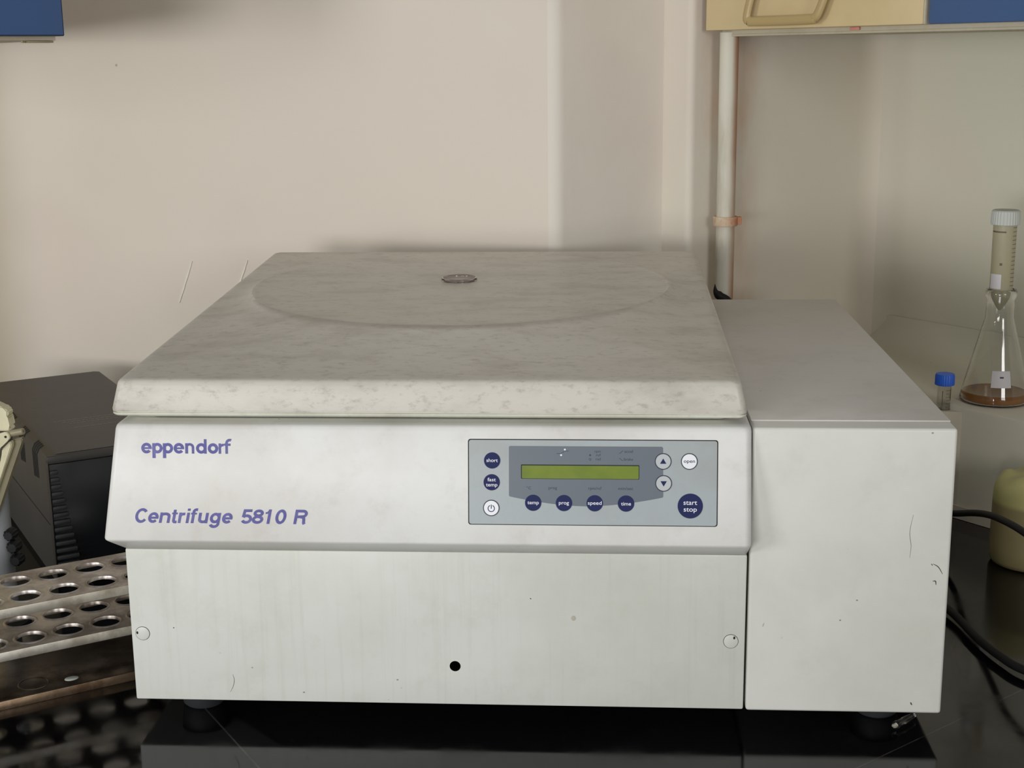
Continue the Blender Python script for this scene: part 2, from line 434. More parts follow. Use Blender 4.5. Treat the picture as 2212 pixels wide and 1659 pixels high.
# ---------------------------------------------------------------- counter
bm = bmesh.new()
pts = [WL-D1*1.0-D2*0.002, cf_[0]-D2*0.002]+[cf_[5]-(D2+D1*0.2)*0.002, cf_[-1]+Vector((0.0, -0.002, 0)), E_B+Vector((-0.002, -0.002, 0)), E_C-D2*0.001+D1*0.0, E_D-D2*0.001, cw[0]-D2*0.001, cw[5]-(D1+D2)*0.001, cw[-1]-D1*0.001, CORNER-D2*1.45-D1*0.001,
       CORNER-D2*1.45-D1*0.55, Vector((0.35, -0.36, 0)), Vector((-0.25, -0.36, 0)), WL-D1*1.0-D2*0.6]
prism(bm, [(p.x, p.y) for p in pts], lambda x, y: (x, y, ZC-0.02), lambda x, y: (x, y, ZC))
counter = link('countertop', bm, 'granite', smooth=0)
tag(counter, 'polished black granite countertop under the white centrifuge, with pale slab joints', 'countertop')
bm = bmesh.new()
c = sum(pts, Vector())/len(pts)
pp = [p+(c-p).normalized()*0.03 for p in pts]
prism(bm, [(p.x, p.y) for p in pp], lambda x, y: (x, y, -0.9), lambda x, y: (x, y, ZC-0.02))
o = link('trim_3', bm, 'wall', smooth=0); o['kind'] = 'structure'

# ---------------------------------------------------------------- centrifuge
CF = empty('centrifuge', (0.35, 0.3, ZC))
tag(CF, 'large white benchtop refrigerated centrifuge with sloping lid, standing on the black counter', 'centrifuge')
W0 = Vector((0.35, 0.3, ZC))
def cf(name, bm, mats, smooth=40, parent=None):
    bm.transform(Matrix.Translation(-W0))
    return link(name, bm, mats, parent=parent or CF, smooth=smooth)
# lower body with a real drain hole in its front
bm = bmesh.new(); add_box(bm, (0.0, 0.0, 0.0), (0.5325, 0.60, 0.1405), 0.0016, 2)
body = cf('lower_body', bm, ['panel_body', 'black_hole'])
cutter_bm = bmesh.new()
HX, HZ, HR = 0.2841, 0.0361, 0.0048
loft(cutter_bm, [[(HX+HR*cos(2*pi*k/32), y, HZ+HR*sin(2*pi*k/32)) for k in range(32)] for y in (-0.01, 0.03)])
cutter_bm.transform(Matrix.Translation(-W0)); bmesh.ops.recalc_face_normals(cutter_bm, faces=cutter_bm.faces)
cme = bpy.data.meshes.new('cut'); cutter_bm.to_mesh(cme); cme.materials.append(M['panel_body']); cme.materials.append(M['black_hole'])
for p in cme.polygons: p.material_index = 1
cob = bpy.data.objects.new('cut', cme); COL.objects.link(cob); cob.parent = CF
md = body.modifiers.new('b', 'BOOLEAN'); md.object = cob; md.operation = 'DIFFERENCE'; md.solver = 'EXACT'
bpy.context.view_layer.update()
dg = bpy.context.evaluated_depsgraph_get()
nm = bpy.data.meshes.new_from_object(body.evaluated_get(dg)); body.modifiers.clear()
old = body.data; body.data = nm; bpy.data.meshes.remove(old); bpy.data.objects.remove(cob); bpy.data.meshes.remove(cme)
# round screw covers
for x, z in ((0.0102, 0.0624), (0.5205, 0.0628)):
    bm = bmesh.new(); R_ = 0.0061
    def ry(prof, mi): # lathe about the y axis
        b = bmesh.new(); lathe(b, prof, 40); 
        for f in b.faces: f.material_index = mi
        merge(bm, b, Matrix.Translation((x, 0, z)) @ Matrix.Rotation(pi/2, 4, 'X'))
    ry([(R_+0.0003, 0.0), (R_+0.0003, 0.00012)], 1)
    ry([(R_-0.0001, 0.0), (R_-0.0001, 0.0004), (R_-0.0006, 0.0006)], 0)
    b = bmesh.new(); lathe(b, [(0.0009, 0), (0.0009, 0.0007)], 12); 
    for f in b.faces: f.material_index = 1
    sx = -0.0046 if x < 0.3 else 0.0028; sz = 0.0008 if x < 0.3 else 0.0034
    merge(bm, b, Matrix.Translation((x+sx, 0, z+sz)) @ Matrix.Rotation(pi/2, 4, 'X') @ Matrix.Scale(1.5, 4, (0, 1, 0)))
    s = cf('screw_cover', bm, ['panel_body', 'slot'])
# feet
for x, y in ((0.048, 0.045), (0.655, 0.050), (0.048, 0.545), (0.655, 0.545)):
    bm = bmesh.new(); lathe(bm, [(0.017, ZC), (0.019, ZC+0.002), (0.0215, 0.0)], 36, x, y); cf('foot', bm, 'foot')
# side housing
bm = bmesh.new(); add_box(bm, (0.5345, 0.0, -0.001), (0.700, 0.624, 0.2508), 0.0026, 3)
side = cf('side_housing', bm, 'side_body')
bm = bmesh.new(); add_box(bm, (0.5350, 0.0235, 0.2500), (0.6994, 0.6236, 0.2518), 0.0007, 2)
cf('side_cover', bm, 'side_top')
# control housing: lofted rounded outline, front leaning out towards its foot
bm = bmesh.new()
def outline(x0, x1, y0, y1, r, z, n=7): return [(x, y, z) for x, y in rrect(x0, x1, y0, y1, r, n)]
loft(bm, [outline(0.0005, 0.5320, 0.0010, 0.60, 0.003, 0.1400),
          outline(-0.0098, 0.5335, -0.0178, 0.60, 0.005, 0.1530),
          outline(-0.0110, 0.5338, -0.0196, 0.60, 0.006, 0.1545),
          outline(-0.0112, 0.5338, -0.0200, 0.60, 0.006, 0.1560),
          outline(0.0000, 0.5333, -0.0055, 0.60, 0.007, 0.2480),
          outline(0.0007, 0.5328, -0.0043, 0.60, 0.0075, 0.2505),
          outline(0.0020, 0.5318, -0.0026, 0.60, 0.008, 0.2518),
          outline(0.0045, 0.5300, 0.0000, 0.60, 0.008, 0.2522)])
hous = cf('control_housing', bm, 'housing', 50)
FO = Vector((0, -0.02, 0.156)); S_ = Vector((0, 0.0145, 0.092)).normalized(); N_ = Vector((0, -S_.z, S_.y))
def face_m(u, v, w=0.0):
    """matrix placing XY drawings on the housing's front (u right, v up from its foot, w out), metres"""
    o = FO + Vector((u, 0, 0)) + S_*v + N_*w
    return Matrix(((1, S_.x, N_.x, o.x), (0, S_.y, N_.y, o.y), (0, S_.z, N_.z, o.z), (0, 0, 0, 1)))
mm = 0.001
def disc(bm, r, z0, z1, mi=0, seg=48, edge=0.0):
    b = bmesh.new(); prof = [(r, z0), (r, z1-edge), (r-edge, z1)] if edge else [(r, z0), (r, z1)]
    lathe(b, prof, seg)
    for f in b.faces: f.material_index = mi
    merge(bm, b)
def add_text(bm, s, h, w, cx, cy, z, mi, off=0.0, shear=0.0, center=True):
    b, ww = text_bm(s, h, w, off, shear)
    for f in b.faces: f.material_index = mi
    merge(bm, b, Matrix.Translation(((cx-ww/2) if center else cx, cy, z)))
def poly(bm, pts, z, mi=0, th=None):
    vs = [bm.verts.new((x, y, z)) for x, y in pts]; f = bm.faces.new(vs); f.material_index = mi
def arc_ribbon(bm, cx, cy, r0, r1, a0, a1, z, mi=0, n=28):
    for k in range(n):
        A = a0+(a1-a0)*k/n; B = a0+(a1-a0)*(k+1)/n
        poly(bm, [(cx+r0*cos(A), cy+r0*sin(A)), (cx+r1*cos(A), cy+r1*sin(A)), (cx+r1*cos(B), cy+r1*sin(B)), (cx+r0*cos(B), cy+r0*sin(B))], z, mi)
def rect(bm, x0, y0, x1, y1, z, mi=0): poly(bm, [(x0, y0), (x1, y0), (x1, y1), (x0, y1)], z, mi)
def seg(bm, x0, y0, x1, y1, w, z, mi=0):
    d = Vector((x1-x0, y1-y0)).normalized()*w/2; poly(bm, [(x0+d.y, y0-d.x), (x1+d.y, y1-d.x), (x1-d.y, y1+d.x), (x0-d.y, y0+d.x)], z, mi)
# maker's lettering, geometric bold (millimetres)
bm = bmesh.new()
RO, RI, YC, T = 4.5, 2.0, 4.4, 2.45
def l_e(x):
    c = x+RO; arc_ribbon(bm, c, YC, RI, RO, radians(8), radians(322), 0); rect(bm, c-RI-0.3, YC-0.75, c+RO-0.05, YC+0.75, 0.004)
def l_bowl(x): arc_ribbon(bm, x+RO-0.2, YC, RI, RO-0.05, 0, 2*pi, 0)
def l_p(x): rect(bm, x, -4.0, x+T+0.3, 2*YC-0.2, 0.004); l_bowl(x)
def l_n(x): rect(bm, x, 0, x+T, 2*YC-0.1, 0.004); arc_ribbon(bm, x+3.85, YC+0.6, 1.75, 3.85, 0, pi, 0); rect(bm, x+5.6, 0, x+7.7, YC+0.7, 0.004)
l_e(0); l_p(9.5); l_p(18.5); l_e(27.7); l_n(37.6)
arc_ribbon(bm, 47.0+RO-0.2, YC, RI, RO-0.05, 0, 2*pi, 0); rect(bm, 53.6, 0, 55.9, 12.2, 0.004)
arc_ribbon(bm, 57.0+RO-0.2, YC, RI-0.1, RO-0.05, 0, 2*pi, 0)
rect(bm, 66.1, 0, 68.2, 2*YC-0.1, 0.004); arc_ribbon(bm, 69.9, YC+0.1, 1.8, 3.95, radians(75), radians(180), 0)
rect(bm, 71.8, 0, 74.0, 8.9, 0.004); arc_ribbon(bm, 75.75, 8.75, 1.75, 3.95, radians(68), radians(180), 0.002); rect(bm, 70.9, 6.7, 76.3, 8.6, 0.006)
bm.transform(face_m(0.0236, 0.0733, 0.00015) @ Matrix.Diagonal((mm, mm, mm*1.0, 1)))
o = cf('maker_lettering', bm, 'purple_print', 0, hous); o['label'] = 'purple lowercase maker name'
bm = bmesh.new()
WS = 2.3
def stroke(pts, w=WS, cl=False):
    """ribbon of width w along a 2D path, mitred"""
    P2 = []
    for p in pts:
        if not P2 or (Vector(p)-P2[-1]).length > 0.12: P2.append(Vector(p))
    n = len(P2); L = []; R = []
    for i in range(n):
        a_ = P2[i-1] if (i > 0 or cl) else None; b_ = P2[(i+1) % n] if (i < n-1 or cl) else None
        d1 = (P2[i]-a_).normalized() if a_ is not None else (b_-P2[i]).normalized()
        d2 = (b_-P2[i]).normalized() if b_ is not None else d1
        nn_ = Vector((-(d1.y+d2.y), d1.x+d2.x)).normalized(); k_ = 1/max(0.5, nn_.dot(Vector((-d1.y, d1.x))))
        L.append(P2[i]+nn_*w/2*k_); R.append(P2[i]-nn_*w/2*k_)
    stroke.z += 0.005
    for i in range(n if cl else n-1):
        j = (i+1) % n; poly(bm, [tuple(L[i]), tuple(L[j]), tuple(R[j]), tuple(R[i])], stroke.z)
stroke.z = 0.0
def ell(cx, cy, rx, ry, a0, a1, n=26): return [(cx+rx*cos(radians(a0+(a1-a0)*k/n)), cy+ry*sin(radians(a0+(a1-a0)*k/n))) for k in range(n+1)]
h = WS/2; XH, CH = 8.9, 12.2
def g_C(x): stroke(ell(x+5.6, CH/2, 5.0-h+0.3, CH/2-h+0.2, 38, 322, 40))
def g_e(x): stroke(ell(x+4.3, XH/2, 4.3-h, XH/2-h+0.1, 0, 318, 36)); stroke([(x+h+0.2, XH/2-0.1), (x+8.6-h*0.1, XH/2-0.1)], WS*0.8)
def g_n(x): stroke([(x+h, 0), (x+h, XH)]); stroke([(x+h, XH-3.2)]+ell(x+4.35, XH-3.3, 3.4-0.1, 3.3-h, 170, 0, 16)+[(x+7.65, 0)])
def g_t(x): stroke([(x+2.2, 11.3), (x+2.2, 2.6)]+ell(x+3.7, 2.1, 1.5, 1.25, 185, 280, 8)+[(x+4.9, 0.95)]); stroke([(x+0.1, XH-0.75), (x+4.7, XH-0.75)], 1.5)
def g_r(x): stroke([(x+h, 0), (x+h, XH)]); stroke([(x+h, XH-3.6)]+ell(x+4.2, XH-3.7, 3.2, 3.7-h, 170, 85, 10)+[(x+5.0, XH-h)])
def g_i(x): stroke([(x+h, 0), (x+h, XH)]); stroke([(x+h, 10.4), (x+h, CH+0.2)])
def g_f(x): stroke([(x+2.2, 0), (x+2.2, 9.6)]+ell(x+4.1, 9.8, 1.9, 1.7, 180, 90, 8)+[(x+5.2, 11.5)]); stroke([(x+0.1, XH-0.75), (x+4.9, XH-0.75)], 1.5)
def g_u(x): stroke([(x+8.1-h, XH), (x+8.1-h, 0)]); stroke([(x+h, XH), (x+h, 3.3)]+ell(x+4.1, 3.3, 4.1-h, 3.3-h, 182, 350, 16))
def g_g(x): stroke(ell(x+4.3, XH/2+0.1, 4.3-h, XH/2-h, 0, 360, 36)[:-1], cl=True); stroke([(x+8.6-h, XH), (x+8.6-h, -0.2)]+ell(x+4.3, -0.3, 4.3-h, 2.5, 0, -165, 18))
def g_5(x): stroke([(x+8.2, CH-h), (x+2.2, CH-h), (x+1.6, 5.5)]); stroke(ell(x+4.5, 3.9, 3.4, 3.9-h+0.1, 145, -155, 30))
def g_8(x): stroke(ell(x+4.4, CH-3.3, 3.0, 3.2-h, 0, 360, 30)[:-1], cl=True); stroke(ell(x+4.4, 3.55, 3.5, 3.6-h, 0, 360, 30)[:-1], cl=True)
def g_1(x): stroke([(x+4.3, 0), (x+4.3, CH)]); stroke([(x+0.9, 9.1), (x+2.6, 9.3), (x+4.1, 11.6)], 1.5)
def g_0(x): stroke(ell(x+4.4, CH/2, 4.4-h, CH/2-h+0.1, 0, 360, 40)[:-1], cl=True)
def g_R(x): stroke([(x+h, 0), (x+h, CH)]); stroke([(x+h, CH-h), (x+6.0, CH-h)]+ell(x+6.3, CH-3.5, 2.9, 3.5-h, 90, -90, 16)+[(x+h, CH-6.1)]); stroke([(x+4.8, 6.1), (x+6.6, 5.9), (x+7.7, 5.0), (x+8.0, 3.4), (x+8.2, 1.2), (x+8.9, 0.0)])
for g_, x_ in ((g_C, 0), (g_e, 11.3), (g_n, 20.9), (g_t, 30.6), (g_r, 36.6), (g_i, 43.2), (g_f, 46.4), (g_u, 53.1), (g_g, 62.8), (g_e, 72.9), (g_5, 88.6), (g_8, 98.0), (g_1, 107.3), (g_0, 116.9), (g_R, 132.6)): g_(x_)
for v in bm.verts: v.co.x = v.co.x*1.028+0.20*v.co.y-1.6
bm.transform(face_m(0.0175, 0.0143, 0.00018) @ Matrix.Diagonal((mm, mm, mm, 1)))
o = cf('model_lettering', bm, 'purple_print', 0, hous); o['label'] = 'purple italic model lettering'

# control panel
bm = bmesh.new()
b = bmesh.new()
pts = rrect(299.6, 505.6, 15.3, 87.1, 2.2, 5)
# the dark reveal, then the foil inside it
poly(bm, pts, 0.10, 1)
pts = rrect(300.5, 504.7, 16.0, 86.3, 1.9, 5)
prism(bm, pts, lambda x, y: (x, y, 0.1), lambda x, y: (x, y, 0.45), 0)
bm.transform(face_m(0, 0, 0.00005) @ Matrix.Diagonal((mm, mm, mm, 1)))
panel = cf('control_panel', bm, ['panel_gray', 'panel_edge'], 30)
panel['label'] = 'gray foil keypad panel with navy and white buttons'
def pn(name, bm, mats, lab=None, smooth=30):
    bm.transform(face_m(0, 0, 0.00005) @ Matrix.Diagonal((mm, mm, mm, 1)))
    o = cf(name, bm, mats, smooth, panel)
    if lab: o['label'] = lab
    return o
# printed dark field with bowed lower edge and its legends
bm = bmesh.new()
X0, X1 = 333.6, 461.0
pts = [(X0, 40.2), (X0, 80.6), (X0+0.8, 81.4), (X1-1.4, 81.4), (X1-0.4, 80.4), (X1, 40.2)]
for k in range(25):
    t = k/24; x = X1-0.6+(X0+0.6-(X1-0.6))*t; u = (x-(X0+X1)/2)/((X1-X0)/2)
    pts.append((x, 31.5+7.9*abs(u)**1.75))
poly(bm, pts, 0.50, 0)
for s, cx, cy, h, w in (('°C', 350.1, 45.4, 2.3, 3.9), ('prog', 370.0, 45.6, 2.6, 7.0), ('rpm/rcf', 404.8, 45.4, 2.6, 10.8), ('min/sec', 430.2, 45.4, 2.6, 12.2),
                       ('rpm', 406.9, 76.3, 2.2, 5.0), ('rcf', 407.6, 73.2, 2.3, 3.8), ('rad', 407.4, 69.9, 2.3, 4.0), ('accel', 432.4, 76.3, 2.4, 7.0), ('brake', 432.3, 69.8, 2.4, 7.4)):
    add_text(bm, s, h, w, cx, cy, 0.56, 1, 0.0)
for l in (((373.2, 75.3), (376.4, 75.3), (380.0, 77.4), (383.2, 77.4)), ((424.6, 75.8), (425.6, 75.9), (427.0, 77.6), (428.0, 77.7)), ((424.6, 71.5), (425.6, 71.4), (427.0, 69.9), (428.0, 69.8))):
    for a_, b_ in zip(l[:-1], l[1:]): seg(bm, *a_, *b_, 0.36, 0.56, 1)
poly(bm, [(400.7+0.95*cos(k*pi/2), 74.1+0.95*sin(k*pi/2)) for k in range(4)], 0.56, 1)
arc_ribbon(bm, 400.7, 70.6, 0.65, 1.0, 0, 2*pi, 0.56, 1)
for x, y in ((379.9, 78.6), (376.8, 74.0)): poly(bm, [(x+0.8*cos(k*pi/8), y+0.8*sin(k*pi/8)) for k in range(16)], 0.58, 2)
pn('legend_field', bm, ['panel_dark', 'ink', 'white'], 'dark gray printed field with small legends', 0)
# display
bm = bmesh.new()
poly(bm, rrect(343.6, 441.3, 54.1, 66.1, 0.8, 3), 0.53, 1)
prism(bm, rrect(344.4, 440.7, 54.5, 65.2, 0.6, 3), lambda x, y: (x, y, 0.5), lambda x, y: (x, y, 0.60), 0)
pn('display', bm, ['lcd', 'panel_edge'], 'unlit olive green display strip')
RB = 6.75
def button(cx, cy, r, kind, lines=(), h=3.1, lab=None):
    bm = bmesh.new()
    if kind == 'navy':
        disc(bm, r, 0.5, 0.95, 0, edge=0.15); tm = 1; mats = ['navy_print', 'white']
    else:
        disc(bm, r+0.1, 0.5, 0.85, 0, edge=0.1); disc(bm, r-0.65, 0.6, 0.92, 1, edge=0.05); mats = ['ink', 'white' if kind == 'white' else 'light_disc', 'navy_print']; tm = 2
    for s, w, dy in lines: add_text(bm, s, h, w, 0, dy, 1.02, tm, 0.006)
    if kind == 'up': poly(bm, [(-2.6, -1.9), (2.6, -1.9), (0, 2.5)], 1.0, 2)
    if kind == 'down': poly(bm, [(-2.6, 1.9), (0, -2.6), (2.6, 1.9)], 1.0, 2)
    if kind == 'white' and not lines:
        arc_ribbon(bm, 0, -0.35, 2.35, 3.0, radians(112), radians(428), 1.0, 2); rect(bm, -0.32, -0.6, 0.32, 2.9, 1.01, 2)
    for v in bm.verts: v.co.x += cx; v.co.y += cy
    return pn('button', bm, mats, lab)
button(319.7, 69.2, RB, 'navy', (('short', 9.4, -1.2),), lab='navy button marked short')
button(319.3, 51.0, RB, 'navy', (('fast', 6.9, 0.9), ('temp', 9.5, -3.4)), lab='navy button marked fast temp')
button(318.9, 29.5, RB, 'white', lab='white power button')
button(353.7, 34.1, RB, 'navy', (('temp', 9.4, -1.1),), lab='navy button marked temp')
button(379.2, 34.1, RB, 'navy', (('prog', 8.4, -1.1),), lab='navy button marked prog')
button(404.6, 34.1, RB, 'navy', (('speed', 11.4, -1.1),), lab='navy button marked speed')
button(430.4, 34.1, RB, 'navy', (('time', 8.2, -1.5),), lab='navy button marked time')
button(460.7, 69.3, RB, 'up', lab='light gray button with an up triangle')
button(461.2, 51.1, RB, 'down', lab='light gray button with a down triangle')
button(482.1, 69.4, RB, 'white', (('open', 9.2, -1.0),), 2.9, lab='white button marked open')
button(483.1, 32.5, 10.3, 'navy', (('start', 11.2, 1.1), ('stop', 10.8, -4.5)), 4.0, lab='large navy button marked start stop')

# lid: rounded slab, ramp rising to a flatter round plateau
bm = bmesh.new()
LX0, LX1, LY0, LY1 = -0.0045, 0.5300, 0.0030, 0.6185
n_ = 12
def lo(ins, z, taper=0.0, r=0.007, slope=False):
    P = rrect(LX0+ins, LX1-ins, LY0+ins, LY1-ins*0.5, max(r-ins*0.3, 0.003), n_)
    # long sides get extra points
    out = []
    for i, p in enumerate(P):
        q = P[(i+1) % len(P)]; d = math.dist(p, q); k = max(1, int(d/0.02)) if d > 0.05 else 1
        for j in range(k): out.append((p[0]+(q[0]-p[0])*j/k, p[1]+(q[1]-p[1])*j/k))
    res = []
    for x, y in out:
        zz = z if not slope else z+0.0440*(y-0.02)
        res.append((x, y, zz))
    return res
ZT = 0.2885
base_n = None
low = [(0.030, 0.2530), (0.016, 0.2534), (0.013, 0.2552), (0.011, 0.2570), (0.0015, 0.2578), (0.0003, 0.2592), (0.0003, 0.2606), (0.0014, 0.2608), (0.0014, 0.2613), (0.0002, 0.2615), (0.0, 0.2635)]
prof = []
def _u(ins, z, slope): return lo(ins, z, slope=slope)
def count(ins): return len(lo(ins, 0))
ref = lo(0.0, 0.0)
def ring_scaled(ins, zf, slope):
    """the reference outline inset by ins, same vertex count"""
    res = []
    cx, cy = (LX0+LX1)/2, (LY0+LY1)/2; hx, hy = (LX1-LX0)/2, (LY1-LY0)/2
    for x, y, _ in ref:
        X = cx+(x-cx)*(hx-ins)/hx; Y = cy+(y-cy)*(hy-ins)/hy
        res.append((X, Y, zf+(0.0440*(Y-0.02) if slope else 0)))
    return res
rings = [ring_scaled(i, z, False) for i, z in low]
rings += [ring_scaled(0.0042, ZT-0.0052, True), ring_scaled(0.0048, ZT-0.0030, True), ring_scaled(0.0062, ZT-0.0012, True), ring_scaled(0.0085, ZT-0.0003, True), ring_scaled(0.0115, ZT, True)]
last = rings[-1]
CC = Vector((0.2580, 0.3800)); RC = 0.2240
circ = []
for x, y, z in last:
    a = atan2(y-CC.y, x-CC.x); X = CC.x+RC*cos(a); Y = min(CC.y+RC*sin(a), LY1-0.014)
    circ.append((X, Y, 0.3060+0.0083*(Y-0.16)/0.44))
for k in range(1, 13):
    t = k/12; row = []
    for p, c_ in zip(last, circ):
        e = t**2.4 if t < 1 else 1
        X = p[0]+(c_[0]-p[0])*t; Y = p[1]+(c_[1]-p[1])*t
        zb = ZT+0.0440*(Y-0.02)
        row.append((X, Y, zb*(1-e)+c_[2]*e + 0.0010*(max(0, t-0.9)/0.1)*max(0, min(1, (0.50-Y)/0.15))))
    rings.append(row)
for s in (0.992, 0.985, 0.97, 0.7, 0.4, 0.15):
    rings.append([(CC.x+(c_[0]-CC.x)*s, CC.y+(c_[1]-CC.y)*s, 0.3060+0.0083*((CC.y+(c_[1]-CC.y)*s)-0.16)/0.44 - 0.0006*min(1, (1-s)*40)) for c_ in circ])
loft(bm, rings)
for f in bm.faces:
    if f.calc_center_median().z < 0.2608: f.material_index = 1
    elif f.calc_center_median().z < 0.2616: f.material_index = 2
lid = cf('lid', bm, ['lid', 'lid_under', 'lid_under'], 60)
# viewing window
bm = bmesh.new()
VX, VY = 0.2530, 0.4080
VZ = 0.3060+0.0083*(VY-0.16)/0.44-0.0006
lathe(bm, [(0.0176, 0.0002), (0.0176, 0.0030), (0.0180, 0.0036), (0.0186, 0.0036), (0.0197, 0.0028), (0.0199, 0.0)], 64, mi=0, closed_prof=True)
b = bmesh.new(); lathe(b, [(0.0176, 0.0), (0.0176, 0.0012)], 48)
for f in b.faces: f.material_index = 1
merge(bm, b)
bm.transform(Matrix.Translation((VX, VY, VZ)) @ Matrix.Rotation(0.0189, 4, 'X'))
o = cf('viewing_window', bm, ['window_plastic', 'window_ring'], 40, lid); o['label'] = 'small round clear viewing window'
# gap filler under the lid (seal)
bm = bmesh.new(); loft(bm, [outline(0.022, 0.515, 0.022, 0.59, 0.01, z) for z in (0.2520, 0.2536)]); cf('seal', bm, 'rubber')

# ---------------------------------------------------------------- pipe on the rear wall
PP = Vector((0.5725, 0.7492, 0)) - D2*0.0
pipe = empty('water_pipe', (PP.x, PP.y, ZC))
tag(pipe, 'vertical painted pipe with rusty streak and clamp, fixed to the wall behind the centrifuge', 'pipe')
bm = bmesh.new(); lathe(bm, [(0.0122, 0.001), (0.0122, 0.02), (0.0120, 0.1), (0.0123, 0.3), (0.0121, 0.45), (0.0122, 0.5990)], 40)
link('pipe_tube', bm, 'pipe', pipe, 40)
bm = bmesh.new()
lathe(bm, [(0.0123, 0.351), (0.0152, 0.351), (0.0164, 0.353), (0.0160, 0.358), (0.0166, 0.362), (0.0156, 0.3635), (0.0123, 0.3635)], 36, closed_prof=True)
b = bmesh.new(); add_box(b, (0.010, -0.004, 0.3525), (0.021, 0.004, 0.3630), 0.0012); merge(bm, b)
o = link('pipe_clamp', bm, 'clamp', pipe, 40); o['label'] = 'rusty pipe clamp ring'

# ---------------------------------------------------------------- wall cabinets
def frame_m(o, xd, yd):
    return Matrix(((xd.x, yd.x, 0, o.x), (xd.y, yd.y, 0, o.y), (0, 0, 1, o.z), (0, 0, 0, 1)))
def local_empty(name, o, xd, yd):
    e = bpy.data.objects.new(name, None); COL.objects.link(e); e.matrix_world = frame_m(o, xd, yd); return e
cabR = local_empty('wall_cabinet', Vector((0.5416, 0.7461, 0.5778)), -D2, D1)
tag(cabR, 'wall cabinet at upper right with a beige door beside a blue door', 'cabinet')
H_ = 0.62
bm = bmesh.new(); add_box(bm, (0.010, 0.0195, -0.0035), (0.80, 0.352, H_), 0.001)
b = bmesh.new(); add_box(b, (0.014, 0.0190, -0.0062), (0.80, 0.034, -0.0032), 0.0006); merge(bm, b)
o = link('cabinet_carcass', bm, 'cab_body', cabR)
bm = bmesh.new(); add_box(bm, (0.0, 0.0, 0.0015), (0.3385, 0.018, H_-0.002), 0.0015)
dB = link('door', bm, 'cab_beige', cabR); dB['label'] = 'beige laminate door'
bm = bmesh.new(); add_box(bm, (0.3388, -0.0006, 0.0015), (0.3415, 0.0182, H_-0.002), 0.0008)
o = link('door_edging', bm, 'cab_body', cabR); o['label'] = 'pale strip between the doors'
bm = bmesh.new(); add_box(bm, (0.3455, 0.0, 0.0015), (0.80, 0.018, H_-0.002), 0.0015)
dU = link('door', bm, 'cab_blue', cabR); dU['label'] = 'blue laminate door'
bm = bmesh.new()
path = smooth_path([(0.100, -0.004, 0.062), (0.094, -0.010, 0.054), (0.084, -0.012, 0.018), (0.088, -0.012, 0.0115), (0.098, -0.012, 0.0105), (0.182, -0.012, 0.0105), (0.193, -0.012, 0.0125), (0.200, -0.012, 0.020), (0.214, -0.010, 0.054), (0.216, -0.004, 0.062)], 6)
loops = []
for i, p in enumerate(path):
    t = (path[min(i+1, len(path)-1)]-path[max(i-1, 0)]).normalized(); s_ = t.cross(Vector((0, -1, 0))).normalized()
    loops.append([p+s_*(0.0058*cos(a))+Vector((0, 1, 0))*(0.0035*sin(a)) for a in [k*2*pi/12 for k in range(12)]])
loft(bm, loops)
link('handle', bm, 'cab_handle', dB)
bm = bmesh.new(); add_box(bm, (0.222, 0.0165, -0.0025), (0.236, 0.0192, 0.0012), 0.0005); o = link('paint_spot', bm, 'pink_tape', cabR); o['label'] = 'pinkish paint spot'

cabL = local_empty('wall_cabinet', Vector((-0.18, 0.435, 0.5774)), D1, D2)
tag(cabL, 'dark blue wall cabinet corner hanging at the upper left', 'cabinet')
bm = bmesh.new(); add_box(bm, (-0.60, 0.0195, -0.0045), (-0.0035, 0.470, H_), 0.001); link('cabinet_carcass', bm, 'cab_body', cabL)
bm = bmesh.new(); add_box(bm, (-0.45, 0.0, 0.0), (0.0, 0.018, H_), 0.0015)
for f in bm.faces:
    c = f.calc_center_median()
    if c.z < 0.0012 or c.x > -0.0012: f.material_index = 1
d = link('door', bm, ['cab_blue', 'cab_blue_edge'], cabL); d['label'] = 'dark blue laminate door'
bm = bmesh.new()
b = bmesh.new(); lathe(b, [(0.0016, 0), (0.0016, 0.003)], 12); merge(bm, b, Matrix.Translation((-0.038, 0.028, -0.0068)))
add_box(bm, (-0.034, 0.020, -0.0068), (-0.006, 0.035, -0.0047), 0.0005)
link('hinge_plate', bm, 'cab_edge', cabL)

# ---------------------------------------------------------------- black box (left)
BA = Vector((sin(radians(57)), cos(radians(57)), 0)); BB = Vector((-cos(radians(57)), sin(radians(57)), 0))
box = local_empty('equipment_box', Vector((-0.195, 0.320, ZC)), BA, BB)
tag(box, 'black plastic equipment box with side vents and ribbed front corner, left of the centrifuge', 'equipment box')
TH = 0.152
bm = bmesh.new()
prof = [(0.0, 0.006), (0.0, TH-0.010), (0.003, TH-0.004), (0.008, TH-0.001), (0.014, TH), (0.150, TH), (0.157, TH-0.001), (0.161, TH-0.006), (0.162, TH-0.012), (0.162, 0.006), (0.158, 0.0005), (0.004, 0.0005)]
prism(bm, prof, lambda x, z: (x, 0.006, z), lambda x, z: (x, 0.413, z))
for f in bm.faces:
    n = f.normal if f.normal.length else None
bm.normal_update()
for f in bm.faces:
    c = f.calc_center_median()
    if c.z < TH-0.006: f.material_index = 1
link('casing', bm, ['box_black', 'box_side'], box, 30)
bm = bmesh.new(); add_box(bm, (0.0, 0.0, TH-0.010), (0.162, 0.0075, TH-0.0008), 0.002); add_box(bm, (0.0, 0.0, 0.001), (0.0015, 0.0075, TH-0.006), 0.0006)
link('front_frame', bm, 'box_black', box, 30)
bm = bmesh.new(); add_box(bm, (0.0016, 0.0025, 0.001), (0.1605, 0.0065, TH-0.0105), 0.0012); link('front_panel', bm, 'box_front', box)
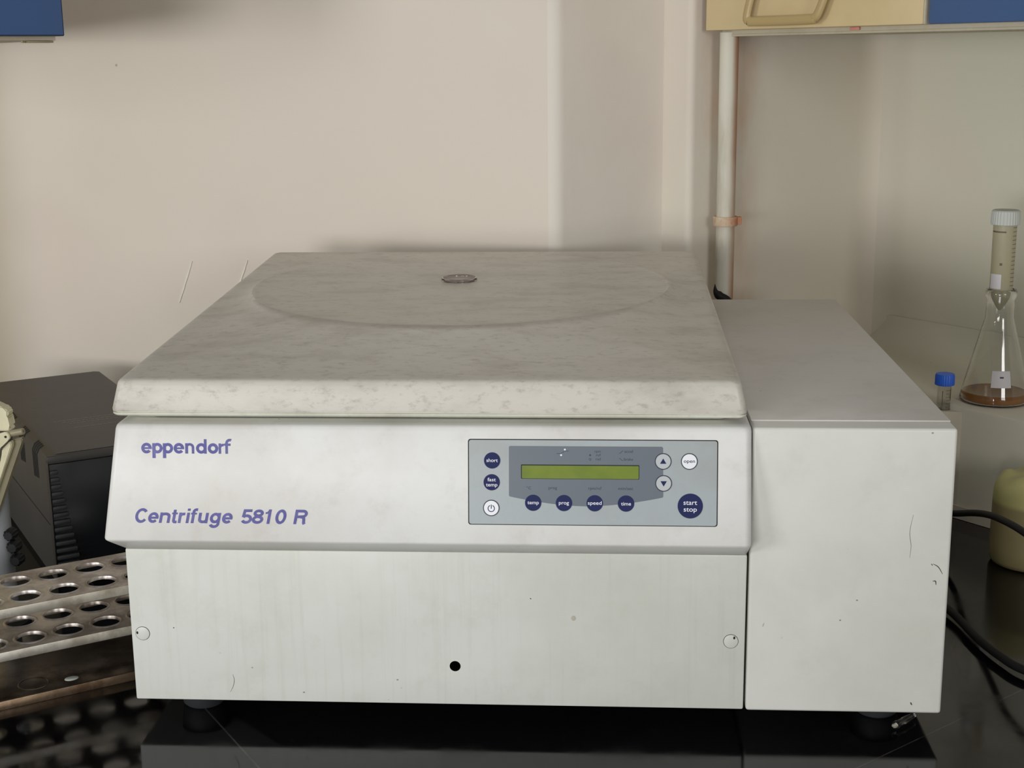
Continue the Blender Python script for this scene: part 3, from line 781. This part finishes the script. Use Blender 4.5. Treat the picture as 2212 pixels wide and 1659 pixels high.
for k in range(15):
    z = 0.130-k*0.0082; w = 0.006+0.0185*min(1, (k+2)/14.0)
    bm = bmesh.new(); add_box(bm, (0.0022, -0.0012, z), (0.0022+w, 0.0035, z+0.0048), 0.0012); link('grip_rib', bm, 'box_side', box)
bm = bmesh.new()
for g in (0.052, 0.128, 0.205):
    bm = bmesh.new()
    for k in range(4):
        y = g+k*0.0078; zt = TH-0.0075-0.0; 
        o_ = [(-0.0004, 0.114-0.0010*k), (-0.0004, TH-0.0101), (0.0027, TH-0.0037), (0.0079, TH-0.0006), (0.0079, TH-0.0030), (0.0030, TH-0.0070), (0.0020, 0.114-0.0010*k)]
        prism(bm, o_, lambda x, z: (x, y, z), lambda x, z: (x, y+0.0042, z))
    link('vent_group', bm, 'slot', box)

bm = bmesh.new(); add_box(bm, (-0.0004, 0.03, 0.0)[0:0] or (-0.0004, 0.012, 0.0700), (0.0008, 0.41, 0.0712), 0.0002); link('casing_seam', bm, 'slot', box)
bm = bmesh.new(); random.seed(3)
for row, (x0, x1, y) in enumerate(((0.040, 0.150, 0.150), (0.048, 0.150, 0.141), (0.055, 0.150, 0.132), (0.055, 0.15, 0.110))):
    x = x0
    while x < x1:
        w = random.uniform(0.002, 0.007); add_box(bm, (x, y, TH-0.0001), (x+w, y+0.0028, TH+0.0002)); x += w+0.0012
link('printed_notice', bm, 'box_print', box, 0)['label'] = 'faded small print on the top'

# ---------------------------------------------------------------- tube rack (three tiers)
RD = Vector((0.827, 0.562, 0)).normalized(); RN = Vector((-RD.y, RD.x, 0))
rack = local_empty('test_tube_rack', Vector((-0.126, 0.022, ZC)), RD, RN)
tag(rack, 'worn aluminium test tube rack of three tiers with round holes, left of the centrifuge', 'tube rack')
RX0, RX1, RDP = -0.148, 0.1485, 0.090
def plate_with_holes(zt, x_first, fl=0.0088):
    bm = bmesh.new(); pitch = 0.0347; n = 40
    xs = [x_first+pitch*k for k in range(-4, 4)]
    rows = [(0.0, 0.022, 0.0438), (0.0438, 0.0657, RDP)]
    bx = [RX0]+[(xs[i]+xs[i+1])/2 for i in range(len(xs)-1)]+[RX1]
    for (y0, yc, y1) in rows:
        for i, xc in enumerate(xs):
            a0, a1 = bx[i], bx[i+1]; outer = []
            for k in range(n):
                an = 2*pi*k/n+0.0001; dx, dy = cos(an), sin(an)
                tx = (a1-xc)/dx if dx > 0 else (a0-xc)/dx if dx < 0 else 9
                ty = (y1-yc)/dy if dy > 0 else (y0-yc)/dy if dy < 0 else 9
                t = min(tx, ty); outer.append((xc+dx*t, yc+dy*t, zt))
            for qx, qy in ((a0, y0), (a1, y0), (a1, y1), (a0, y1)):
                ki = round((atan2(qy-yc, qx-xc) % (2*pi))/(2*pi)*n) % n; outer[ki] = (qx, qy, zt)
            def rg(r, z): return [(xc+r*cos(2*pi*k/n+0.0001), yc+r*sin(2*pi*k/n+0.0001), z) for k in range(n)]
            loft(bm, [outer, rg(0.0158, zt), rg(0.0150, zt+0.0007), rg(0.0142, zt+0.0010), rg(0.0134, zt+0.0006), rg(0.0129, zt-0.0006), rg(0.0128, zt-0.0026), rg(0.0134, zt-0.0026), rg(0.0140, zt-0.0012), [(p[0], p[1], zt-0.0012) for p in outer]], cap0=False, cap1=False)
    return bm
for zt, xf in ((0.0955, 0.0270), (0.0550, 0.0280)):
    bm = plate_with_holes(zt, xf); link('upper_shelf' if zt > 0.08 else 'middle_shelf', bm, 'alu', rack, 35)
    bm = bmesh.new()
    add_box(bm, (RX0, -0.0012, zt-0.0088), (RX1, 0.0002, zt), 0.0005); add_box(bm, (RX0, RDP-0.0002, zt-0.0088), (RX1, RDP+0.0012, zt), 0.0005)
    link('shelf_lip', bm, 'alu_edge', rack)
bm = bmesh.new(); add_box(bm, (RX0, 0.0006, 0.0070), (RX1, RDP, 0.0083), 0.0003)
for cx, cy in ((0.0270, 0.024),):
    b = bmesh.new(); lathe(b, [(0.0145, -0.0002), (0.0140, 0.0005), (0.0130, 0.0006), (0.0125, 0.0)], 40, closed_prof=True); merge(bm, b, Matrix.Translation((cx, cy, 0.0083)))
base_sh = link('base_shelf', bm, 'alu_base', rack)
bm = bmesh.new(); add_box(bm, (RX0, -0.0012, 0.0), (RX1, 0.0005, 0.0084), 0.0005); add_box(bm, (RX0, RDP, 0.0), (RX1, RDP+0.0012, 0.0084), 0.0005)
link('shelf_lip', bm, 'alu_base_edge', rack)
for x0 in (RX0-0.0014, RX1):
    bm = bmesh.new(); add_box(bm, (x0, 0.0, 0.0), (x0+0.0014, RDP, 0.0965), 0.0005); link('end_panel', bm, 'alu', rack)
bm = bmesh.new(); lathe(bm, [(0.0052, 0.0), (0.0050, 0.0006), (0.003, 0.0011)], 24); bm.transform(Matrix.Diagonal((1.25, 0.9, 1, 1)))
drop = link('dried_drop', bm, 'cap_white', base_sh, 60, (0.0600, 0.0160, 0.0083)); drop['label'] = 'pale dried drop'

# ---------------------------------------------------------------- beige hinged stand (left edge)
st = empty('hinged_stand', (-0.215, 0.20, ZC))
tag(st, 'beige plastic hinged arm on a gray post at the left edge of the photo', 'stand')
SO = Vector((-0.215, 0.20, ZC))
def sp(name, bm, m, sm=35): bm.transform(Matrix.Translation(-SO)); return link(name, bm, m, st, sm)
def slab(bm, pts, y0, y1, mi=0): prism(bm, pts, lambda x, z: (x, y0, z), lambda x, z: (x, y1, z), mi)
bm = bmesh.new(); slab(bm, [(-0.1660, 0.1850), (-0.1765, 0.1830), (-0.1955, 0.1330), (-0.2200, 0.0780), (-0.2100, 0.0780), (-0.1974, 0.1098), (-0.1869, 0.1347), (-0.1680, 0.1791)], 0.196, 0.204)
bmesh.ops.bevel(bm, geom=list(bm.edges), offset=0.0012, segments=2, affect='EDGES')
sp('arm_core', bm, 'beige_dark')
bm = bmesh.new(); slab(bm, [(-0.1755, 0.1840), (-0.1850, 0.1750), (-0.1885, 0.1560), (-0.2010, 0.1300), (-0.2220, 0.0900), (-0.2190, 0.0800), (-0.1960, 0.1290), (-0.1745, 0.1790)], 0.188, 0.196)
bmesh.ops.bevel(bm, geom=list(bm.edges), offset=0.0010, segments=2, affect='EDGES')
sp('arm_cover', bm, 'beige')
bm = bmesh.new()
b = bmesh.new(); lathe(b, [(0.0010, 0.0), (0.0026, 0.0), (0.0034, 0.0006), (0.0034, 0.018), (0.0026, 0.0186), (0.0010, 0.0186)], 24, closed_prof=True)
merge(bm, b, Matrix.Translation((-0.1785, 0.190, 0.1905)) @ Matrix.Rotation(radians(78), 4, 'Y') @ Matrix.Rotation(radians(8), 4, 'X'))
sp('hinge_barrel', bm, 'beige_dark')
bm = bmesh.new(); pts = [(-0.1784+0.0046*cos(a), 0.1894+0.0046*sin(a)) for a in [radians(-60+k*20) for k in range(10)]]
slab(bm, pts+[(-0.1870, 0.1905), (-0.2150, 0.1935), (-0.2150, 0.1800), (-0.1905, 0.1800), (-0.1862, 0.1752), (-0.1840, 0.1790)], 0.184, 0.188)
bmesh.ops.bevel(bm, geom=list(bm.edges), offset=0.0006, segments=2, affect='EDGES')
b = bmesh.new(); lathe(b, [(0.0012, 0), (0.0012, 0.0004)], 16)
for f in b.faces: f.material_index = 1
merge(bm, b, Matrix.Translation((-0.1780, 0.1840, 0.1893)) @ Matrix.Rotation(pi/2, 4, 'X'))
sp('hinge_ear', bm, ['beige', 'slot'])
bm = bmesh.new(); slab(bm, [(-0.2150, 0.2290), (-0.1875, 0.2200), (-0.1815, 0.2165), (-0.1768, 0.2135), (-0.1772, 0.2080), (-0.1790, 0.2065), (-0.1780, 0.1985), (-0.1755, 0.1930), (-0.2150, 0.1930)], 0.192, 0.206)
bmesh.ops.bevel(bm, geom=list(bm.edges), offset=0.0015, segments=3, affect='EDGES')
sp('hinged_cover', bm, 'beige')
bm = bmesh.new(); lathe(bm, [(0.0105, ZC+0.006), (0.0105, 0.128)], 32, -0.2045, 0.212); sp('post', bm, 'post_gray')
bm = bmesh.new(); lathe(bm, [(0.030, ZC+0.0003), (0.030, ZC+0.005), (0.027, ZC+0.007)], 40, -0.2150, 0.215); sp('base', bm, 'rubber')
for i, (x, z, r) in enumerate(((-0.1925, 0.080, 0.0060), (-0.1900, 0.067, 0.0065), (-0.1875, 0.053, 0.0060))):
    bm = bmesh.new(); n = 40; loops = []
    for yy, rr in ((0.200, 0.7), (0.203, 1.0), (0.212, 1.0), (0.215, 0.7)):
        loops.append([(x+(r*rr+0.0004*cos(10*a))*cos(a), yy, z+(r*rr+0.0004*cos(10*a))*sin(a)) for a in [2*pi*k/n for k in range(n)]])
    loft(bm, loops); sp('knob', bm, 'rubber')

# ---------------------------------------------------------------- flask with broth and an upright centrifuge tube in its mouth
FX, FY, FZ = 0.9029, 0.6310, 0.1212
flask = empty('conical_flask', (FX, FY, FZ))
tag(flask, 'clear glass conical flask holding a little amber liquid, on the ledge at right', 'flask')
outp = [(0.0385, 0.0004), (0.0415, 0.0015), (0.0425, 0.0050), (0.0405, 0.0130), (0.0300, 0.0560), (0.0205, 0.0940), (0.0172, 0.1060), (0.0168, 0.1180), (0.0168, 0.1290), (0.0192, 0.1345), (0.0190, 0.1400), (0.0172, 0.1425)]
inp = [(0.0152, 0.1425), (0.0155, 0.1300), (0.0153, 0.1180), (0.0157, 0.1055), (0.0190, 0.0925), (0.0285, 0.0550), (0.0390, 0.0125), (0.0409, 0.0050), (0.0398, 0.0030), (0.0370, 0.0022)]
bm = bmesh.new(); lathe(bm, outp+inp, 72); link('glass_body', bm, 'glass', flask, 60)
bm = bmesh.new(); lathe(bm, [(0.0372, 0.0024), (0.0399, 0.0034), (0.0406, 0.0055), (0.0390, 0.0130), (0.0386, 0.0136), (0.0362, 0.0132)], 72); link('liquid', bm, 'broth', flask, 60)
def patch(r0, r1, z0, z1, a0, a1, n=14, th=0.0003, prof=None):
    bm = bmesh.new(); loops = []
    for k in range(n+1):
        a = a0+(a1-a0)*k/n
        loops.append([(r*cos(a), r*sin(a), z) for r, z in ((r0, z0), (r0+th, z0), (r1+th, z1), (r1, z1))])
    loft(bm, loops); return bm
bm = patch(0.0378, 0.0326, 0.0250, 0.0452, radians(-113), radians(-76)); o = link('label_patch', bm, 'label_white', flask, 40); o['label'] = 'white writing patch'
bm = patch(0.0350, 0.0345, 0.0366, 0.0385, radians(-97), radians(-90), 4, 0.0006); link('pen_mark', bm, 'ink', flask, 0)

tubeo = empty('centrifuge_tube', (FX-0.0006, FY, FZ+0.0640+0.0560))
tag(tubeo, 'large graduated centrifuge tube with pale gray cap, standing in the mouth of the flask', 'tube')
bm = bmesh.new()
r = 0.0137
lathe(bm, [(0.002, -0.0040), (0.0055, 0.0020), (r-0.0008, 0.0180), (r, 0.0205), (r+0.0003, 0.1040), (r-0.0009, 0.1040), (r-0.0012, 0.0210), (0.0046, 0.0030), (0.002, -0.0020)], 48, closed_prof=False)
link('tube_body', bm, 'frosted', tubeo, 50)
bm = bmesh.new()
n = 96; loops = []
for z, rr, am in ((0.1020, 0.0166, 0.0), (0.1025, 0.0172, 0.00035), (0.1130, 0.0170, 0.00035), (0.1185, 0.0164, 0.0003), (0.1198, 0.0150, 0.0), (0.1198, 0.0120, 0), (0.1192, 0.0110, 0)):
    loops.append([((rr+am*cos(32*a))*cos(a), (rr+am*cos(32*a))*sin(a), z) for a in [2*pi*k/n for k in range(n)]])
loft(bm, loops); link('tube_cap', bm, 'cap_gray', tubeo, 30)
bm = bmesh.new()
for k in range(15):
    merge(bm, patch(r+0.0003, r+0.0003, 0.0275+k*0.0051, 0.0281+k*0.0051, radians(-62), radians(-30), 8, 0.0002))
merge(bm, patch(r+0.0003, r+0.0003, 0.0930, 0.0948, radians(-178), radians(-98), 10, 0.0002))
merge(bm, patch(r+0.0003, r+0.0003, 0.0530, 0.0560, radians(-120), radians(-108), 4, 0.0002))
link('graduation_mark', bm, 'grad', tubeo, 0)['label'] = 'printed graduation lines'
bm = patch(r+0.0003, r+0.0003, 0.0240, 0.0420, radians(-170), radians(-108), 10, 0.0002); link('label_patch', bm, 'label_white', tubeo, 30)

# small blue-capped tube standing in a white foam block
foam = local_empty('foam_block', Vector((0.8190, 0.5990, ZC)), Vector((0.97, -0.05, 0)).normalized(), Vector((0.05, 0.97, 0)).normalized())
tag(foam, 'small off-white foam block peeking out behind the right end of the centrifuge', 'foam block')
bm = bmesh.new(); HOL = (0.0165, 0.0150, 0.0092); n = 40
zt = 0.1370
outer = []
x0, x1, y0, y1 = 0.0, 0.0400, 0.0, 0.0300
def sq(z): 
    o_ = []
    for k in range(n):
        an = 2*pi*k/n+0.0001; dx, dy = cos(an), sin(an)
        tx = (x1-HOL[0])/dx if dx > 0 else (x0-HOL[0])/dx; ty = (y1-HOL[1])/dy if dy > 0 else (y0-HOL[1])/dy
        t = min(tx, ty); o_.append((HOL[0]+dx*t, HOL[1]+dy*t, z))
    return o_
def cr(r_, z): return [(HOL[0]+r_*cos(2*pi*k/n+0.0001), HOL[1]+r_*sin(2*pi*k/n+0.0001), z) for k in range(n)]
loft(bm, [sq(0.0002), sq(zt), cr(HOL[2], zt), cr(HOL[2], 0.060)])
link('foam_body', bm, 'foam', foam, 30)
hole_c = Vector((0.8190, 0.5990, ZC)) + Vector((0.97, -0.05, 0)).normalized()*HOL[0] + Vector((0.05, 0.97, 0)).normalized()*HOL[1]
bt = empty('sample_tube', (hole_c.x, hole_c.y, ZC+0.0605))
tag(bt, 'small clear graduated tube with a bright blue screw cap, beside the flask', 'tube')
bm = bmesh.new(); lathe(bm, [(0.002, 0.0002), (0.0082, 0.014), (0.0084, 0.110), (0.0076, 0.110), (0.0074, 0.015), (0.002, 0.002)], 36); link('tube_body', bm, 'clear_plastic', bt, 50)
bm = bmesh.new(); loops = []
for z, rr in ((0.1075, 0.0112), (0.1080, 0.0118), (0.1195, 0.0116), (0.1215, 0.0108), (0.1215, 0.008)):
    loops.append([((rr+0.0002*cos(30*a))*cos(a), (rr+0.0002*cos(30*a))*sin(a), z) for a in [2*pi*k/90 for k in range(90)]])
loft(bm, loops); link('screw_cap', bm, 'blue_cap', bt, 30)
bm = bmesh.new()
for k in range(7):
    merge(bm, patch(0.0085, 0.0085, 0.0760+k*0.0042, 0.0765+k*0.0042, radians(-88), radians(-40), 6, 0.0002))
merge(bm, patch(0.0085, 0.0085, 0.083, 0.1010, radians(-118), radians(-112), 2, 0.0002)); merge(bm, patch(0.0085, 0.0085, 0.070, 0.086, radians(-52), radians(-46), 2, 0.0002))
link('graduation_mark', bm, 'grad', bt, 0)

# ---------------------------------------------------------------- polythene jar
bm = bmesh.new(); loops = []; n = 64
prof = [(0.037, 0.0004), (0.042, 0.0018), (0.0448, 0.0070), (0.0450, 0.020), (0.0444, 0.075), (0.0438, 0.086), (0.0415, 0.0960), (0.0350, 0.1030), (0.0280, 0.1055), (0.0200, 0.1045), (0.0150, 0.1060), (0.0100, 0.1075)]
for r_, z in prof:
    loops.append([(r_*cos(a), r_*sin(a), z+(0.0022*sin(5*a+0.6) if 0.02 < r_ < 0.040 and z > 0.09 else 0)) for a in [2*pi*k/n for k in range(n)]])
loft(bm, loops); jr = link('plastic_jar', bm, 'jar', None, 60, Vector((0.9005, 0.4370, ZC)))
tag(jr, 'yellowish translucent polythene jar at the right edge, black cable passing in front', 'jar')

# ---------------------------------------------------------------- cables
def cable(name, pts, r, label, n=10):
    p = smooth_path(pts, n); o0 = Vector(p[0]); bm = bmesh.new(); tube(bm, [q-o0 for q in p], r, 14)
    o = link(name, bm, 'rubber', None, 60, o0); tag(o, label, 'cable'); return o
cable('power_cable', [(0.740, 0.610, ZC+0.0075), (0.765, 0.575, -0.010), (0.795, 0.535, 0.006), (0.8233, 0.4849, 0.020), (0.8258, 0.4108, 0.045), (0.8288, 0.3666, 0.058), (0.8308, 0.3209, 0.068), (0.8328, 0.2427, 0.080), (0.8500, 0.1600, 0.075), (0.9000, 0.080, 0.030), (0.96, 0.02, ZC+0.0075), (1.02, -0.02, ZC+0.0075)], 0.0038,
      'thick black cable arching in front of the yellowish jar at right')
cable('power_cable', [(0.722, 0.560, ZC+0.0075), (0.728, 0.430, ZC+0.0075), (0.748, 0.330, ZC+0.0075), (0.7706, 0.2687, ZC+0.0075), (0.7809, 0.1973, ZC+0.0075), (0.7917, 0.1536, ZC+0.0075), (0.8056, 0.1227, ZC+0.0075), (0.845, 0.085, ZC+0.0075), (0.92, 0.055, ZC+0.0075), (0.98, 0.035, ZC+0.0075)], 0.0042,
      'black cable lying on the counter beside the right side of the centrifuge')
p = [Vector(q) for q in ((0.585, 0.650, ZC+0.006), (0.585, 0.652, 0.10), (0.582, 0.654, 0.20), (0.572, 0.656, 0.240), (0.5600, 0.658, 0.2500), (0.5545, 0.659, 0.2560), (0.5535, 0.660, 0.2650))]
p = smooth_path(p, 6); bm = bmesh.new(); loops = []
for i, q in enumerate(p):
    t = i/(len(p)-1); r_ = 0.0055*(1 if t < 0.72 else max(0.12, 1-(t-0.72)/0.28))
    d_ = (p[min(i+1, len(p)-1)]-p[max(i-1, 0)]).normalized(); a_ = d_.cross(Vector((0, 1, 0))).normalized(); b_ = a_.cross(d_)
    loops.append([q+a_*r_*cos(2*pi*k/12)+b_*r_*sin(2*pi*k/12)-Vector((0.585, 0.65, ZC)) for k in range(12)])
loft(bm, loops); o = link('cable_plug', bm, 'rubber', None, 50, Vector((0.585, 0.65, ZC)))
tag(o, 'pointed black cable end sticking up behind the lid in front of the pipe', 'cable')

# ---------------------------------------------------------------- loose clear tip under the right end
tip0, tip1 = Vector((0.6639, 0.0107, ZC+0.0042)), Vector((0.6860, 0.0330, ZC+0.0042))
bm = bmesh.new(); d_ = (tip1-tip0).normalized(); a_ = Vector((0, 0, 1)); b_ = d_.cross(a_); loops = []
for s_, r_ in ((0, 0.0026), (0.0006, 0.0036), (0.004, 0.0037), (0.007, 0.0026), (0.010, 0.0034), (0.020, 0.0030), (0.030, 0.0022)):
    loops.append([tip0+d_*s_+a_*r_*cos(2*pi*k/16)*0.95+b_*r_*sin(2*pi*k/16)-tip0 for k in range(16)])
loft(bm, loops); o = link('pipette_tip', bm, 'clear_plastic', None, 40, tip0)
tag(o, 'short crumpled clear plastic tip lying on the counter under the right end of the centrifuge', 'plastic tip')

# ---------------------------------------------------------------- small marks on the casing
def mark(name, pts, w, m, parent=None):
    bm = bmesh.new(); P = smooth_path([(x, -0.0001, z) for x, z in pts], 5); loops = []
    for i, p in enumerate(P):
        t = i/(len(P)-1); ww = w*(0.35+0.65*sin(pi*min(max(t, 0.05), 0.95)))
        d = (P[min(i+1, len(P)-1)]-P[max(i-1, 0)]).normalized(); n = Vector((-d.z, 0, d.x))
        loops.append([p+n*ww/2, p+Vector((0, -0.00012, 0)), p-n*ww/2, p+Vector((0, 0.0001, 0))])
    loft(bm, loops); return cf(name, bm, m, 0, parent or side)
M['hair'] = mat('fine_hair', srgb(120, 116, 106), 0.6)
M['chip'] = mat('paint_chip', srgb(70, 64, 56), 0.7)
M['stain'] = mat('dried_stain', srgb(180, 174, 156), 0.6)
mark('clinging_hair', [(0.6677, 0.1772), (0.6655, 0.162), (0.6672, 0.150), (0.6665, 0.1396)], 0.0004, 'hair')
mark('scratch', [(0.6860, 0.1345), (0.6905, 0.1318), (0.6943, 0.1256)], 0.0007, 'chip')
mark('scratch', [(0.6865, 0.1192), (0.6888, 0.1193), (0.6894, 0.1160)], 0.0009, 'chip')
mark('scratch', [(0.6845, 0.1345), (0.6852, 0.1338), (0.6856, 0.1330)], 0.0007, 'chip')
mark('scratch', [(0.5480, 0.0800), (0.5474, 0.0782), (0.5470, 0.0765)], 0.0010, 'stain')
mark('scratch', [(0.6740, 0.0095), (0.6745, 0.0082), (0.6752, 0.0070)], 0.0012, 'chip')
mark('dried_stain', [(0.3862, 0.0840), (0.3866, 0.0820), (0.3864, 0.0798)], 0.0042, 'stain', body)
mark('speck', [(0.3496, 0.0994), (0.3501, 0.0992), (0.3506, 0.0990)], 0.0010, 'chip', body)
mark('speck', [(0.0376, 0.0681), (0.0381, 0.0680), (0.0386, 0.0678)], 0.0010, 'chip', body)
mark('clinging_hair', [(0.0880, 0.0250), (0.0890, 0.0200), (0.0878, 0.0140), (0.0850, 0.0085)], 0.0005, 'hair', body)
